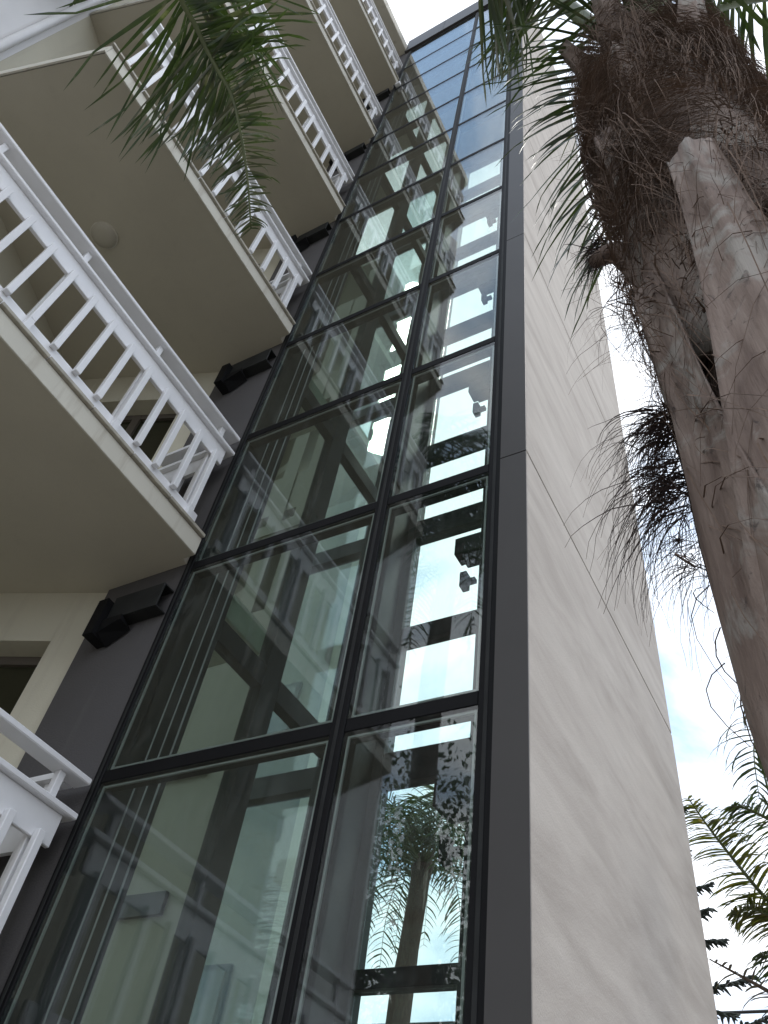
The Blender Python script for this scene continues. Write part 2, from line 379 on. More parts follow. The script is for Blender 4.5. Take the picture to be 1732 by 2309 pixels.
# end wall of the loggia with a window opening on each floor
SB = [5.33+3.02*k for k in range(-2, 5)]      # soffit heights, index 2 -> 11.37 etc.
n2 = Vector((-0.352, 0.936))*0.28
def ep(s, d=0.0): p = A0-e*s; q = Vector((-0.352, 0.936)).normalized()*d; return (p.x+q.x, p.y+q.y)
S0, S1, SEND = 0.27, 1.36, 1.645
bp_(MB().prism([ep(0.002), ep(S0), ep(S0, .28), ep(0.002, .28)], 0, ZR), 'loggia_end_wall', CREAM)
bp_(MB().prism([ep(S1), ep(SEND), ep(SEND, .28), ep(S1, .28)], 0, ZR), 'loggia_end_wall', CREAM)
for zs in SB+[ZR]:
    top = zs+0.298; sill = zs-2.55
    bp_(MB().prism([ep(S0+.002), ep(S1-.002), ep(S1-.002, .28), ep(S0+.002, .28)], zs-0.45, top), 'lintel', CREAM)
    if sill > 0.3:
        bp_(MB().prism([ep(S0+.002), ep(S1-.002), ep(S1-.002, .28), ep(S0+.002, .28)], zs-2.72, sill+0.5), 'window_apron', CREAM)
    za, zb = max(0.1, sill+0.502), zs-0.452
    if zb-za < 0.5: continue
    fw = 0.07; fr = MB()
    for sa, sb in ((S0+.003, S0+.003+fw), (0.78, 0.86), (S1-.003-fw, S1-.003)):
        fr.prism([ep(sa, .17), ep(sb, .17), ep(sb, .23), ep(sa, .23)], za, zb)
    wn = bp_(fr, 'window', BROWNFR)
    for sa, sb in ((S0+.003+fw+.001, .779), (.861, S1-.003-fw-.001)):
        for z0, z1 in ((za, za+fw), (zb-fw, zb)):
            bp_(MB().prism([ep(sa, .172), ep(sb, .172), ep(sb, .228), ep(sa, .228)], z0, z1), 'frame_rail', BROWNFR, wn)
        bp_(MB().prism([ep(sa, .20), ep(sb, .20), ep(sb, .21), ep(sa, .21)], za+fw+.001, zb-fw-.001), 'pane', WINGL, wn)
# roof
rp_ = [(-0.10, -0.052), (-0.10, -2.9), (-1.40, -3.28), (-2.6, -0.4), (-0.80, 0.3), (-0.12, 0.3)]
bp_(MB().prism([(-0.10, -0.06), (-0.10, -3.0), (-1.345, -3.37), (-2.6, -0.6), (-0.80, 0.3), (-0.13, 0.3)], ZR+0.003, ZR+0.34), 'roof', FASCIA, bevel=0.01)
# vertical downpipe on the white facade
pp = E1-u*0.115+Vector((0.936,0.352))*0.06
bp_(MB().tube([(pp.x, pp.y, 5.5), (pp.x, pp.y, 20.3)], 0.045, 12), 'downpipe', WHITE, smooth=True)
# balconies
YE = -2.72; e2 = Vector((0.959, 0.284))
slab = [(0.06, -0.052), (0.06, YE), (E1.x+.002, E1.y), (K.x+.001, K.y+.0), (-0.765, 0.028), (-0.765, -0.002), (-0.04, -0.002), (-0.04, -0.052)]
def balcony(zb, idx):
    """zb = soffit height"""
    zt = zb+0.15
    o = MB().prism(slab, zb, zt).build('balcony', SOFFIT, None); o.parent = bld; o.matrix_parent_inverse = Matrix.Translation((1.5,1.5,0))
    bpy.context.view_layer.update()
    ch = lambda mb, nm, m, **k: bp_(mb, nm, m, o, **k)
    # plastered fascia, front and free end
    ch(MB().box((0.062, YE, zb-0.006), (0.078, -0.056, zt)), 'fascia', FASCIA, bevel=0.003)
    d1 = Vector((-e2.x, -e2.y)); nn = Vector((0.284, -0.959))
    p0 = Vector((0.078, YE-0.001)); p1 = p0+d1*1.47
    ch(MB().prism([p0, p1, p1+nn*0.016, p0+nn*0.016], zb-0.006, zt), 'fascia', FASCIA)
    # drip tiles
    y = YE-0.03; nt_ = 7; st = (-0.056-y)/nt_
    for k in range(nt_):
        ch(MB().box((-0.10, y+k*st+0.003, zt+0.002), (0.104, y+(k+1)*st-0.003, zt+0.030)), 'drip_tile', TILE, bevel=0.003)
    q0 = Vector((-0.105, YE-0.005)); st = 1.22/4
    for k in range(4):
        a, b_ = q0+d1*(k*st+0.003), q0+d1*((k+1)*st-0.003)
        ch(MB().prism([a+nn*0.05, b_+nn*0.05, b_-nn*0.12, a-nn*0.12], zt+0.002, zt+0.030), 'drip_tile', TILE)
    # railing
    B0 = zb+0.23; B1 = zb+0.365; U0 = zb+0.945; U1 = zb+1.11; CP = zb+1.145; HR = zb+1.305
    ya, yb = YE+0.06, -0.115
    ch(MB().box((-0.022, ya, B0), (0.006, yb, B1)), 'bottom_board', WHITE, bevel=0.004)
    ch(MB().box((-0.022, ya, U0), (0.006, yb, U1)), 'top_board', WHITE, bevel=0.004)
    ch(MB().box((-0.075, ya-0.05, U1+0.001), (0.045, -0.058, CP)), 'cap_rail', WHITE, bevel=0.006)
    ch(MB().box((-0.085, ya-0.05, HR), (0.035, -0.058, HR+0.036)), 'hand_rail', WHITE, bevel=0.006)
    first = None; y = -0.215; i = 0
    while y > ya+0.03:
        if first is None:
            first = ch(MB().box((0.0065, -0.0215, -0.32), (0.049, 0.0215, 0.325)), 'baluster', WHITE, bevel=0.003)
            for v_ in first.data.vertices: v_.co += Vector((0, y, zb+0.655))
        else:
            c_ = bpy.data.objects.new('baluster', first.data); col.objects.link(c_); c_.parent = o
            c_.matrix_parent_inverse = first.matrix_parent_inverse.copy(); c_.location = (0, y+0.215, 0)
        if i % 4 == 0:
            ch(MB().box((0.0068, y-0.021, zt+0.031), (0.0485, y+0.021, zb+0.334)), 'post', WHITE)
            ch(MB().box((-0.024, y-0.021, zt+0.032), (-0.0225+0.0, y+0.021, B0-0.001)) if False else MB().box((-0.055, y-0.021, zt+0.031), (-0.0225, y+0.021, U1)), 'post', WHITE, bevel=0.003)
            ch(MB().box((-0.048, y-0.021, CP+0.001), (-0.006, y+0.021, HR-0.001)), 'post', WHITE, bevel=0.003)
        y -= 0.197; i += 1
    # return along the free end and short return by the glass
    def ret(p, d, ln, n_):
        d = Vector(d)
        def br(o_, wdt, z0, z1, nm):
            nn_ = Vector((-d.y, d.x)); a = Vector(p)+d*0.08; b2 = Vector(p)+d*ln
            ch(MB().prism([a+nn_*(o_-wdt/2), b2+nn_*(o_-wdt/2), b2+nn_*(o_+wdt/2), a+nn_*(o_+wdt/2)], z0, z1), nm, WHITE)
        br(0, .028, B0, B1, 'bottom_board'); br(0, .028, U0, U1-.001, 'top_board'); br(0, .11, U1+.002, CP-.001, 'cap_rail'); br(0, .11, HR+.001, HR+.035, 'hand_rail')
        for k in range(1, n_):
            c0 = Vector(p)+d*(ln*k/n_)
            ch(MB().box((c0.x-.02, c0.y-.02, B1+.001), (c0.x+.02, c0.y+.02, U0-.001)), 'baluster', WHITE)
            if k % 3 == 1: ch(MB().box((c0.x-.02, c0.y-.02, CP+.001), (c0.x+.02, c0.y+.02, HR-.001)), 'post', WHITE)
    ret((-0.008, -0.125), (-1, 0), 0.73, 4)
    return o
for i, zb in enumerate([5.33+3.02*k for k in range(-1, 5)]): balcony(zb, i)
# steel ties between the dark wall and the lift frame
for k in range(0, 5):
    z = 4.97+3.02*k
    m_ = MB().box((-0.47, -0.10, z-0.10), (-0.04, -0.088, z+0.10)); m_.box((-0.47, -0.088, z+0.088), (-0.04, -0.004, z+0.10)); m_.box((-0.47, -0.088, z-0.10), (-0.04, -0.004, z-0.088))
    tp(m_, 'tie_beam', STEEL, bevel=0.002)
    m_ = MB().box((-0.56, -0.15, z-0.24), (-0.475, -0.003, z+0.06))
    m_.add([(-0.47,-0.12,z-0.11),(-0.30,-0.12,z-0.11),(-0.30,-0.01,z-0.16),(-0.47,-0.01,z-0.26),(-0.47,-0.12,z-0.22),(-0.30,-0.12,z-0.15)], [(0,1,5,4),(4,5,2,3),(0,4,3),(1,2,5)])
    tp(m_, 'wall_bracket', BLACK)

# ceiling lamp on a balcony soffit
def lathe(prof, n=28):
    m_ = MB(); vs_ = []; fs = []
    for r_, z in prof:
        for k in range(n): a = 2*math.pi*k/n; vs_.append((r_*math.cos(a), r_*math.sin(a), z))
    for i in range(len(prof)-1):
        for k in range(n): fs.append((i*n+k, i*n+(k+1)%n, (i+1)*n+(k+1)%n, (i+1)*n+k))
    return m_.add(vs_, fs)
for zb, lab in ((8.35, 'round frosted ceiling lamp under the third floor balcony'), (5.33, 'round frosted ceiling lamp under the second floor balcony')):
    if zb < 6: continue
    lm = empty('ceiling_lamp', (-0.94, -1.60, zb), lab, 'lamp')
    lathe([(0.0, -0.045), (0.06, -0.043), (0.1, -0.034), (0.118, -0.016)]).build('lamp_shade', LAMPW, lm, smooth=True)
    lathe([(0.119, -0.016), (0.127, -0.014), (0.127, 0.0), (0.0, 0.0)]).build('lamp_base', FASCIA, lm)
# little white floodlight at the end of the top balcony
fl = empty('floodlight', (0.09, -0.02, 17.42), 'small white floodlight at the end of the top balcony', 'floodlight')
MB().box((-0.05,-0.05,-0.10),(0.05,0.015,-0.02)).build('lamp_head', WHITE, fl, bevel=0.01)
MB().bar((0,-0.02,-0.02),(-0.02,-0.02,0.10),0.03,0.02,(0,1,0)).build('arm', WHITE, fl, bevel=0.003)

# ------------------------------------------------------------------ cream stair wing behind the tower
wing = empty('stair_wing', (-3.0, 4.5, 0), 'cream stair wing with open windows seen through the glass', 'building')
def wp(mb, nm, m, **k):
    o = mb.build(nm, m, None, **k); o.parent = wing; o.matrix_parent_inverse = Matrix.Translation((3.0,-4.5,0)); return o
WX0, WX1, WX2, WY0, WY1 = -5.6, -2.25, -1.27, 3.3, 5.4
wp(MB().box((WX1, WY0, 0), (WX2, WY0+0.22, 10.3)), 'wall', WING_SHADE)
wp(MB().box((WX1-0.1, WY0+0.221, 0), (WX1+0.1, WY1, 10.3)), 'wall', WING_SHADE)
wp(MB().box((WX0, WY0, 0), (WX1-0.002, WY0+0.22, 7.6)), 'wall', WING_SHADE)
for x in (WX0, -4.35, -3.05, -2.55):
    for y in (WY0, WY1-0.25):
        wp(MB().box((x, y, 7.6 if y == WY0 else 0), (x+(0.28 if x != -2.55 else 0.298), y+0.25, 18.8)), 'column', WING_SHADE)
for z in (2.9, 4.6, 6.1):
    wp(MB().box((WX0, WY0-0.05, z), (-2.62, WY0-0.002, z+0.22)), 'string_course', STEEL if z == 4.6 else WING_SHADE)
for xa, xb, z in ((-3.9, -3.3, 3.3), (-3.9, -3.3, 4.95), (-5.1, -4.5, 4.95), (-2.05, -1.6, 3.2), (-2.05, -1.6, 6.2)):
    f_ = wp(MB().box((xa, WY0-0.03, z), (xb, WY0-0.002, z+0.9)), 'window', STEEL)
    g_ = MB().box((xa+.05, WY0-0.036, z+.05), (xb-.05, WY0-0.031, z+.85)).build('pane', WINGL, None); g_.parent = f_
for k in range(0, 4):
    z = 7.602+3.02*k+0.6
    wp(MB().box((WX0+.28, WY0+0.01, z), (-2.552, WY0+0.20, z+0.9)) if False else MB().box((WX0, WY0-0.03, z+1.9), (WX1, WY1+.05, z+2.12)), 'floor_slab', WING_SHADE)
    wp(MB().box((WX0+.282, WY0+0.02, z-0.6+0.01), (-2.56, WY0+0.16, z+0.35)), 'parapet', WING_SHADE)
    wp(MB().bar((-4.9, WY0+0.9, z+0.25), (-2.5, WY0+0.9, z+1.85), 1.1, 0.18), 'stair_flight', WING_SHADE)
    wp(MB().box((-3.72, WY0+0.06, z+0.36), (-3.66, WY0+0.12, z+1.89)), 'window_mullion', STEEL)

# ------------------------------------------------------------------ palms
def leaflet(base, dirv, length, width, droop, side, tw, seg=5, kink=0.0):
    """returns verts, faces of one folded leaf blade"""
    vs_, fs = [], []; p = Vector(base); d = Vector(dirv).normalized(); sl_ = length/seg
    for i in range(seg+1):
        t_ = i/seg; wdt = width*(0.35+0.65*math.sin(math.pi*min(1, t_*1.25+0.12)) if t_ < 0.72 else (1-t_)/0.28*0.92+0.02)
        s_ = d.cross(Vector((0,0,1)));
        if s_.length < 1e-3: s_ = Vector(side)
        s_ = (s_.normalized()*math.cos(tw)+Vector((0,0,1))*math.sin(tw)); s_ = (s_-d*s_.dot(d)).normalized(); nn = d.cross(s_)
        vs_ += [p-s_*wdt/2-nn*wdt*0.16, p+nn*wdt*0.0, p+s_*wdt/2-nn*wdt*0.16]
        if i < seg:
            p = p+d*sl_; d = (d+Vector((0,0,-droop*(0.4+t_*1.2)))).normalized()
            if kink and i == seg-3: d = (d+Vector((random.uniform(-1,1), random.uniform(-1,1), -1))*kink).normalized()
    for i in range(seg):
        a = i*3; fs += [(a, a+1, a+4, a+3), (a+1, a+2, a+5, a+4)]
    return vs_, fs
def frond(parent, pts, n, lmax, width, lm, rm, droop=0.22, r0=0.022, single=False, t0=0.12, spread=1.0, seg=5, prof=None, name='frond', kink=0.0, fwdl=0.55):
    sp_ = spline(pts, 40); m_ = len(sp_)
    ra = MB().tube(sp_, [r0*(1-0.85*i/(m_-1)) for i in range(m_)], 6)
    fo = ra.build(name, rm, None, smooth=True)
    fo.parent = parent; fo.matrix_parent_inverse = Matrix.Translation(-parent.location)
    allm = MB()
    for i in range(n):
        t_ = t0+(1-t0)*i/(n-1); k = t_*(m_-1); k0 = min(int(k), m_-2); p = sp_[k0].lerp(sp_[k0+1], k-k0); tg = (sp_[k0+1]-sp_[k0]).normalized()
        sv = tg.cross(Vector((0,0,1)))
        if sv.length < .05: sv = tg.orthogonal()
        sv.normalize(); up = sv.cross(tg)
        for sd_ in (-1, 1):
            ln = lmax*(prof(t_) if prof else (0.45+0.55*math.sin(math.pi*min(1, 0.15+t_*0.8)))*(1 if t_ < .8 else (1-t_)/.2*0.65+0.35))*random.uniform(.82, 1.1)
            a = random.uniform(-0.5, 0.6)
            d = sv*sd_*spread+tg*random.uniform(fwdl-.2, fwdl+.2)+up*a*0.7
            q = leaflet(p, d, ln, width*random.uniform(.75, 1.15)*(.4+.6*min(1, ln/lmax*1.25) if single else 1), droop*random.uniform(.6, 1.5)*(1+(1.2*t_ if single else 0)), sv, random.uniform(-.9, .9), seg, kink)
            if single:
                o = mesh('leaflet', q[0], q[1], LEAFG if random.random() < (.5 if t_ > .72 else .12) else lm, None, True); o.parent = fo; o.matrix_parent_inverse = fo.matrix_parent_inverse.inverted() if False else Matrix.Identity(4)
            else: allm.add(*q)
    if not single:
        o = allm.build('leaflets', lm, None, smooth=True); o.parent = fo; o['kind'] = 'stuff'
    return fo

TP = Vector((3.556, -1.647, 0)); CZ = 5.5
near = empty('near_palm', TP, 'thick palm trunk with shaggy brown leaf bases filling the right edge', 'palm tree')
def npart(o): o.parent = near; o.matrix_parent_inverse = Matrix.Translation(-TP); return o
# trunk core
vs_, fs = [], []; NS, NR = 28, 60
for j in range(NR+1):
    z = 5.6*j/NR; r_ = 0.155+0.012*math.sin(z*9)+0.008*math.sin(z*23+1); r_ *= 1-0.25*max(0, (z-4.6))
    for k in range(NS):
        a = 2*math.pi*k/NS; rr = r_*(1+0.05*math.sin(3*a+z*4)+random.uniform(-.03, .03)); vs_.append((TP.x+rr*math.cos(a), TP.y+rr*math.sin(a), z))
for j in range(NR):
    for k in range(NS): fs.append((j*NS+k, j*NS+(k+1)%NS, (j+1)*NS+(k+1)%NS, (j+1)*NS+k))
fs.append(tuple(NR*NS+k for k in range(NS)))
npart(mesh('trunk', vs_, fs, TRUNK, None, True))
def boot(ang, z0, ln, w0, w1, lean, r0=0.165, thick=0.022, keel=0.02, bend=0.0, cut=True):
    """leaf base hugging the trunk: wide sheath below, petiole stub above"""
    nu, nv = 14, 10; top, botm = [], []
    for j in range(nv+1):
        t_ = j/nv; z = z0+ln*t_; s_ = t_*t_*(3-2*t_)
        hw = (w0*(1-s_)+w1*s_)/2; 
        if t_ < 0.12: hw *= 0.55+0.45*t_/0.12
        rr = r0+lean*t_**1.6*ln+0.018*math.sin(math.pi*min(1, t_*1.4))
        A = ang+bend*t_; curv = 1-s_*0.75
        for k in range(nu+1):
            q = (k/nu*2-1); off = q*hw
            th = off/max(rr, .12)*curv
            rad = rr*math.cos(0)+0
            x = rad*math.cos(A+th); y = rad*math.sin(A+th)
            # flatten towards the petiole
            fx = rr*math.cos(A)-math.sin(A)*off; fy = rr*math.sin(A)+math.cos(A)*off
            x = x*curv+fx*(1-curv); y = y*curv+fy*(1-curv)
            kb = keel*math.exp(-(q/0.28)**2)*(0.5+0.5*s_)+0.004*random.uniform(-1, 1)-0.012*abs(q)**3
            zz = z-0.10*abs(q)**2*(1-s_)*w0/0.3+(random.uniform(-.012,.012) if j in (0, nv) else 0)
            ox, oy = math.cos(A), math.sin(A)
            top.append((TP.x+x+ox*kb, TP.y+y+oy*kb, zz)); 
            tk = thick*(1-0.75*abs(q)**2)*(0.6+0.9*s_)
            botm.append((TP.x+x-ox*tk, TP.y+y-oy*tk, zz))
    W_ = nu+1; fs = []; nt2 = len(top)
    for j in range(nv):
        for k in range(nu):
            a = j*W_+k; fs.append((a, a+1, a+1+W_, a+W_)); b_ = a+nt2; fs.append((b_, b_+W_, b_+1+W_, b_+1))
    for j in range(nv):
        a = j*W_; fs.append((a, a+W_, a+W_+nt2, a+nt2)); a += nu; fs.append((a, a+nt2, a+W_+nt2, a+W_))
    for k in range(nu):
        a = k; fs.append((a, a+nt2, a+1+nt2, a+1)); a = nv*W_+k; fs.append((a, a+1, a+1+nt2, a+nt2))
    o = mesh('leaf_base', top+botm, fs, BOOT, None, True); return npart(o)
toC = math.atan2(CAM.y-TP.y, CAM.x-TP.x)      # direction from trunk to camera
# (angle offset from the camera side, z0, length, w0, w1, lean); negative offset turns to picture left
BT = [(-0.05, 2.0, 1.42, .40, .12, .08), (-0.95, 1.75, 1.36, .55, .30, .012), (1.05, 1.8, 1.45, .55, .2, .03), (0.75, 2.9, 1.15, .40, .12, .08),
      (-0.7, 3.3, .95, .40, .14, .03), (-1.7, 3.0, 0.95, .36, .12, .03), (0.2, 3.7, .95, .34, .12, .08), (-1.45, 3.85, .8, .34, .12, .04),
      (1.35, 3.9, .9, .30, .10, .1), (-0.85, 4.2, .78, .28, .10, .22), (-2.1, 4.2, .8, .28, .1, .1), (0.15, 4.55, .95, .26, .11, .10), (1.0, 4.6, .85, .26, .10, .15),
      (2.6, 2.2, 1.4, .5, .14, .05), (-2.6, 2.2, 1.3, .5, .14, .04), (2.2, 3.6, 1.0, .3, .1, .1), (3.1, 4.2, .9, .3, .1, .1)]
for da, z0, ln, w0, w1, le in BT: boot(toC-da, z0, ln, w0, w1, le)
# hanging fibre mats
fb = MB()
def strand(mb, pts, w_):
    pts = [Vector(p) for p in pts]; n_ = len(pts); b_ = len(mb.v)
    for i, p in enumerate(pts):
        d = (pts[min(i+1,n_-1)]-pts[max(i-1,0)]).normalized(); s_ = d.cross((CAM-p).normalized())
        s_ = d.cross(Vector((p.x-TP.x, p.y-TP.y, 0.3))); s_ = s_.normalized() if s_.length > 1e-6 else d.orthogonal()
        ww = w_*(1-0.7*i/(n_-1)); o2 = d.cross(s_)*ww*0.35
        mb.v += [p-s_*ww/2, p+o2, p+s_*ww/2]
    for i in range(n_-1):
        a = b_+3*i; mb.f += [(a, a+1, a+4, a+3), (a+1, a+2, a+5, a+4), (a+2, a, a+3, a+5)]
for i in range(9000):
    if random.random() < .85: a = toC+random.uniform(-2.0, 2.0); z = random.triangular(2.9, 5.5, 4.5)
    else: a = random.uniform(0, 2*math.pi); z = random.uniform(2.3, 5.5)
    r_ = 0.17+random.uniform(0, .05)+.03*(z > 3.4); fl_ = math.sin(a*2.3+z*2.1)+.6*math.sin(a*4.1-z*5.3)
    sw = fl_*.8+random.gauss(0, .22); ln = random.uniform(.15, .5); up_ = .35*math.sin(z*4.4+a*3)+random.gauss(-.35, .25); pts = []; bu = random.uniform(.0, .05)
    for k in range(6):
        t_ = k/5; aa = a+sw*t_*ln*2.6; rr = r_+bu*math.sin(t_*3); pts.append((TP.x+rr*math.cos(aa), TP.y+rr*math.sin(aa), z+up_*ln*t_-0.35*ln*t_*t_))
    strand(fb, pts, random.uniform(.0012, .004))
npart(fb.build('fibre_mat', FIBRE, None, kind='stuff'))
# loose curly hairs
fh = MB()
for i in range(260):
    a = toC+random.uniform(-2.2, 1.6); z = random.uniform(2.6, 5.3); p = Vector((TP.x+.2*math.cos(a), TP.y+.2*math.sin(a), z)); d = Vector((math.cos(a), math.sin(a), random.uniform(-.6,.6)))
    pts = [p]; cv = Vector((random.uniform(-1,1), random.uniform(-1,1), random.uniform(-1.2,.4)))*random.uniform(.05,.22); st = random.uniform(.008, .016)
    for k in range(14): d = (d+cv).normalized(); cv = cv*1.02+Vector((random.gauss(0,.02), random.gauss(0,.02), random.gauss(0,.02))); p = p+d*st; pts.append(p)
    strand(fh, pts, .0016)
npart(fh.build('loose_hairs', FIBRE, None, kind='stuff'))
# dark fringes of old netting that stick out on the left of the trunk
def fringe(cpx, n_, ln, spread, w_=.004):
    mb = MB(); c0 = Vector(cpx)
    for i in range(n_):
        d = Vector((random.gauss(-.75, .35), random.gauss(-.2, .4), random.gauss(-.15, .55))).normalized(); p = c0+Vector((random.uniform(-1,1)*spread*.4, random.uniform(-1,1)*spread*.5, random.uniform(-1,1)*spread)); pts = [p]
        L_ = ln*random.uniform(.4, 1.2)
        for k in range(7): d = (d+Vector((random.gauss(0,.12), random.gauss(0,.12), -.42+random.gauss(0,.12)))).normalized(); p = p+d*L_/7; pts.append(p)
        strand(mb, pts, w_*random.uniform(.35, 1.1))
    return npart(mb.build('netting_fringe', FIBRED, None, kind='stuff'))
def onhull(px, py, r_=0.2):       # point where the view ray passes nearest the trunk axis
    d = ray(px, py); h = Vector((d.x, d.y)); q = Vector((TP.x-CAM.x, TP.y-CAM.y)); t_ = h.dot(q)/h.dot(h); return CAM+d*t_
fringe(onhull(1505, 960), 200, .20, .05, .0032)
fringe(onhull(1530, 1090), 215, .23, .07, .0032)
fringe(onhull(1570, 1240), 90, .16, .06, .0022)
fringe(onhull(1365, 565), 190, .15, .045, .003)
fringe(onhull(1440, 700), 60, .22, .10, .002)
fringe(onhull(1400, 380), 220, .10, .17, .003)
# stub that carries the small fringe
npart(MB().tube(spline([onhull(1500, 665), onhull(1440, 600), onhull(1385, 570), onhull(1340, 590)], 10), [.045,.045,.042,.04,.036,.033,.03,.027,.025,.022,.018], 9).build('leaf_stub', BOOT, None, smooth=True))
# fronds of the near palm
CR = Vector((3.5, -1.68, 5.45))
fpx = [(405,-60,6.7),(450,75,6.6),(487,150,6.45),(523,215,6.3),(541,290,6.1),(558,400,5.9),(566,515,5.7)]
pts = [CR, (3.2,-1.95,6.6), (2.85,-2.3,7.3), (2.3,-2.7,7.9), (1.75,-2.9,8.05)]+[along(*q) for q in fpx]
frond(near, pts, 112, 1.12, .030, LEAF, RACHIS, droop=.10, r0=.036, single=True, t0=.40, seg=6, kink=.3,
      prof=lambda t_: (1.0 if t_ < .5 else 1-(t_-.5)*2.6) if t_ < .70 else max(.13, .48-(t_-.70)*1.2), fwdl=.38)
fp2 = [CR, (3.46,-1.93,5.72), (3.36,-2.08,5.74), (3.22,-2.14,5.66), (3.08,-2.15,5.52)]
frond(near, fp2, 62, .62, .014, LEAFD, RACHIS, droop=.16, r0=.026, single=True, t0=.06, seg=6, prof=lambda t_: 1-.2*t_, spread=1.0, fwdl=.25, kink=.15)
fp3 = [(1470,60,4.2),(1390,90,4.1),(1345,170,4.0),(1335,270,3.8),(1360,400,3.5),(1400,520,3.2)]
frond(near, [along(*q) for q in fp3], 84, .66, .011, LEAFD, RACHIS, droop=.24, r0=.014, t0=.05, prof=lambda t_: 1-.35*t_, fwdl=.75, kink=.12, seg=7)
for a, el, ln in ((28, 58, 2.3), (-10, 45, 2.3), (-45, 60, 2.2), (-75, 35, 2.3), (5, 72, 2.0)):
    d = Vector((math.cos(R(a))*math.cos(R(el)), math.sin(R(a))*math.cos(R(el)), math.sin(R(el)))); h = Vector((d.x, d.y, 0)).normalized()
    frond(near, [CR, CR+d*ln*.35, CR+d*ln*.6+h*.15, CR+d*ln*.72+h*.7-Vector((0,0,.2)), CR+d*ln*.6+h*1.1-Vector((0,0,.9))], 46, .6, .03, LEAFD, RACHIS, droop=.28, r0=.024)

def crown_palm(name, label, base, h, r_, nfr, ln, lm, lw, seed, droopk=1.0, extra=None, skip=None):
    random.seed(seed); base = Vector(base); root = empty(name, base, label, 'palm tree')
    def pt(o): o.parent = root; o.matrix_parent_inverse = Matrix.Translation(-base); return o
    pts = [base+Vector((0.1*math.sin(k*.6), .05*k/10, h*k/12)) for k in range(13)]
    pt(MB().tube(pts, [r_*(1.25-.45*k/12)+.01*math.sin(k*2.3) for k in range(13)], 14).build('trunk', TRUNK, None, smooth=True))
    top = pts[-1]
    for k in range(7):
        a = k*2.4; d = Vector((math.cos(a), math.sin(a), 1.1)).normalized()
        pt(MB().tube([top-Vector((0,0,.5+.06*k))+d*.05, top-Vector((0,0,.2+.06*k))+d*.14, top+d*.3-Vector((0,0,.05*k))], [.09, .06, .02], 7).build('leaf_base', BOOT, None, smooth=True))
    for k in range(nfr):
        a = k*2.39996+random.uniform(-.2,.2); el = R(80-75*(k/nfr)**.8); d = Vector((math.cos(a)*math.cos(el), math.sin(a)*math.cos(el), math.sin(el))); hd = Vector((math.cos(a), math.sin(a), 0))
        l_ = ln*random.uniform(.85, 1.1)
        P = [top, top+d*l_*.3, top+d*l_*.5+hd*l_*.1, top+d*l_*.5+hd*l_*.3-Vector((0,0,l_*.2*droopk)), top+d*l_*.42+hd*l_*.38-Vector((0,0,l_*.55*droopk))]
        frond(root, P, 40, ln*.27, lw, lm, RACHIS, droop=.3, r0=.02)
    if extra: extra(root, top)
    return root
# palm seen through the shaft
crown_palm('distant_palm', 'queen palm with drooping fronds seen through the lower right panes', (-3.45, 9.6, 0), 8.2, .2, 26, 2.3, LEAFD, .035, 11, 1.25)
crown_palm('unseen_palm', 'tall palm added out of view so the right panes mirror dark fronds', (-1.0, -5.4, 0), 11.6, .18, 24, 2.6, LEAFD, .04, 17, 1.1)  # unseen palm, added to darken what the right panes reflect
# palm beyond the stucco wall: fronds reach in from the right edge
def ex(root, top):
    for q, n_, ln, lm, rm in (([(1900,2100),(1800,2080),(1732,2030),(1660,1945),(1600,1868),(1552,1800)], 110, .42, LEAFY, RACHIS),
                     ([(1900,2180),(1830,2110),(1760,2075),(1700,2050),(1650,2060)], 90, .42, LEAFY, RACHIS),
                     ([(1900,1960),(1820,1890),(1740,1850),(1680,1822),(1650,1818)], 70, .38, LEAFD, RACHIS),
                     ([(1900,2330),(1800,2275),(1732,2235),(1660,2195),(1600,2163)], 16, .28, LEAFB, RACHISB),
                     ([(1900,2250),(1830,2190),(1760,2150),(1715,2150)], 40, .42, LEAFD, RACHIS)):
        dd = [8.6, 8.4, 8.2, 8.1, 8.0, 7.9]
        frond(root, [top]+[along(*p, dd[i]) for i, p in enumerate(q)], n_, ln, .021, lm, rm, droop=.2, r0=.034, t0=.25, fwdl=.35)
crown_palm('garden_palm', 'palm beyond the stucco wall reaching olive fronds in from the right', (3.75, 5.1, 0), 4.6, .17, 6, 1.3, LEAFY, .03, 5, 1.0, ex)
# grey hanging leaflets of another palm low beside the near trunk
random.seed(21)
def ex2(root, top):
    frond(root, [top, along(1800,1500,6.3), along(1745,1540,6.2), along(1715,1600,6.1), along(1700,1690,6.0), along(1712,1800,5.9)], 34, .5, .022, LEAFD, RACHIS, droop=.4, r0=.016, t0=.2, fwdl=.6)
crown_palm('slender_palm', 'slender palm half hidden behind the near trunk with greyish hanging leaflets', (4.1, 3.0, 0), 4.6, .11, 4, 1.0, LEAFD, .025, 9, 1.0, ex2)

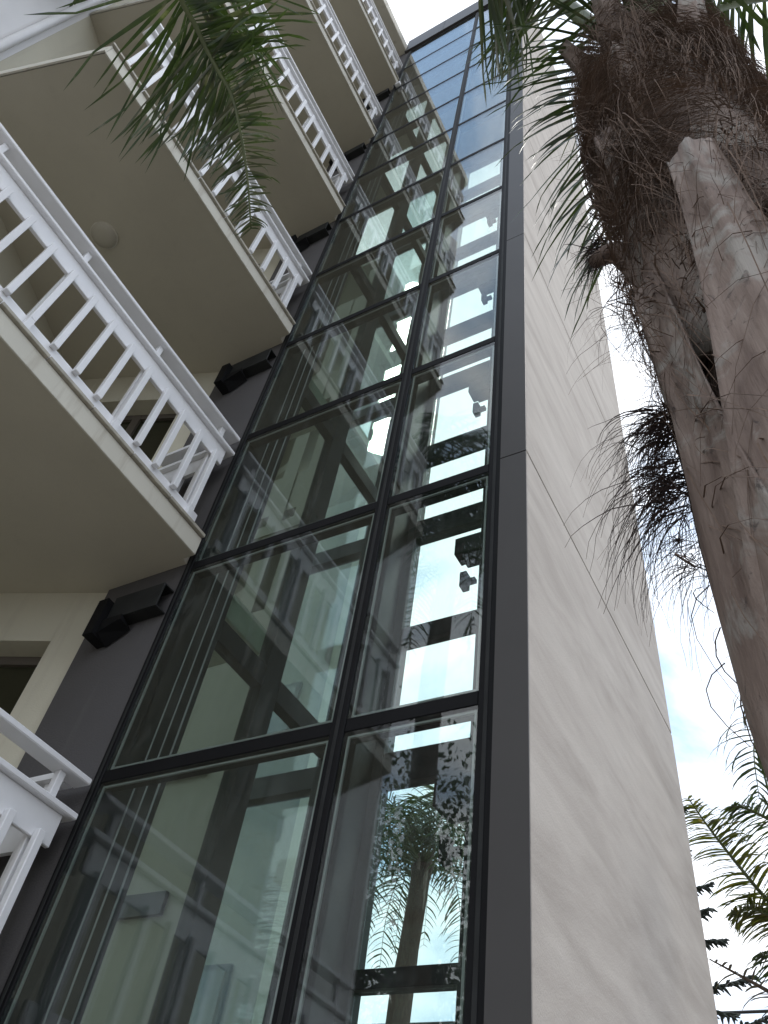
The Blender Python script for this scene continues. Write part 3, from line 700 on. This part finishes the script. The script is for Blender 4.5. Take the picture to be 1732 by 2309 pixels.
# ------------------------------------------------------------------ unseen leafy trees added for dark reflections in the glass
TLEAF = leaf_mat('tree_leaf', (0.02,0.035,0.014), (0.055,0.085,0.03), (0.07,0.07,0.03), 0.2)
def leafy(base, h, cr, label, seed):
    random.seed(seed); base = Vector(base); root = empty('unseen_tree', base, label, 'tree', 'added unseen trees mirrored in the glass')
    tp_ = [(0,0,0), (.08,.03,h*.25), (-.05,.08,h*.5), (.02,0,h*.72)]
    MB().tube(spline(tp_, 10), [.22-.012*k for k in range(11)], 9).build('trunk', BARK, root, smooth=True)
    cl = []
    for k in range(9):
        a = k*2.4; e_ = random.uniform(.2, 1.1); q = Vector((math.cos(a)*cr*.75, math.sin(a)*cr*.75, h*.5+cr*e_)); cl.append(q)
        MB().tube(spline([(0,0,h*(.42+.03*k)), q*.5+Vector((0,0,h*.28)), q], 6), [.09-.011*j for j in range(7)], 6).build('limb', BARK, root, smooth=True)
    cl.append(Vector((0,0,h*.9))); mb = MB()
    for k in range(5200):
        c0 = random.choice(cl); d = Vector((random.gauss(0,1), random.gauss(0,1), random.gauss(0,.8))); p = c0+d*cr*.33
        n_ = Vector((random.gauss(0,1), random.gauss(0,1), random.gauss(0,1))).normalized(); a_ = n_.orthogonal().normalized(); b_ = n_.cross(a_); l_ = random.uniform(.08, .17)
        mb.add([p, p+a_*l_*.5+b_*l_*.3, p+a_*l_, p+a_*l_*.5-b_*l_*.3], [(0,1,2,3)])
    mb.build('crown', TLEAF, root, kind='stuff')
for k, (x, y, h_, cr, lab) in enumerate(((-3.0, -9.6, 10.5, 2.6, 'nearest leafy tree, added unseen to mirror darkly in the lower right panes'), (-5.6, -11.6, 12.0, 3.0, 'tallest leafy tree, added unseen to mirror in the lower panes'),
        (-7.6, -14.5, 11.4, 3.0, 'farthest leafy tree, added unseen to mirror beside the tallest one'))): leafy((x, y, 0), h_, cr, lab, 40+k)

# ------------------------------------------------------------------ Norfolk pine behind the wall
random.seed(3)
PB = Vector((-1.4, 16.5, 0)); pine = empty('norfolk_pine', PB, 'dark tiered pine whose branch tips show past the stucco wall', 'pine tree')
MB().tube([(0,0,z) for z in (0,3,6,9,12,13.2)], [.26,.22,.17,.12,.06,.02], 10).build('trunk', BARK, pine, smooth=True)
z = 4.0; kk = 0
while z < 12.8:
    bl = 1.0+2.2*(1-(z-4)/9.2); mb = MB(); nb = MB()
    for k in range(7):
        a = 2*math.pi*k/7+kk*.45+random.uniform(-.1,.1); d = Vector((math.cos(a), math.sin(a), .12)); L_ = bl*random.uniform(.85,1.1)
        mb.tube([(0,0,z), d*L_*.5+Vector((0,0,z-.02)), d*L_+Vector((0,0,z+.12))], [.035,.025,.01], 5)
        sv = Vector((-math.sin(a), math.cos(a), 0))
        for j in range(26):
            t_ = .3+.7*j/25; p = d*L_*t_+Vector((0,0,z+.08*t_))
            for s_ in (-1, 1):
                q = p+sv*s_*random.uniform(.08,.30)*(1.15-t_*.7)+d*.12+Vector((0,0,random.uniform(-.16,.04)))
                nb.tube([p, (p+q)/2+Vector((0,0,.015)), q], [.028,.034,.012], 5)
    mb.build('branch_whorl', BARK, pine, smooth=True); o = nb.build('foliage', PINE, pine, kind='stuff'); z += random.uniform(.85,1.25); kk += 1

# ------------------------------------------------------------------ power cable
pts = []
for k in range(41):
    x = -40+2*k; pts.append((x, 19.4, 9.0+0.0002*(x-2)**2))
c_ = MB().tube(pts, .035, 6).build('power_cable', CABLE, None, smooth=True); tag(c_, 'thin dark overhead cable behind the tower and palms', 'cable')
for x, lab in ((-40, 'wooden pole holding the far left end of the cable'), (40, 'wooden pole holding the far right end of the cable')):
    o = empty('utility_pole', (x, 19.4, 0), lab, 'pole')
    MB().tube([(0,0,0),(0,0,9.6)], [.16,.11], 10).build('shaft', BARK, o, smooth=True)
    MB().box((-.05,-.5,8.85),(.05,.5,8.95)).build('crossarm', BARK, o)
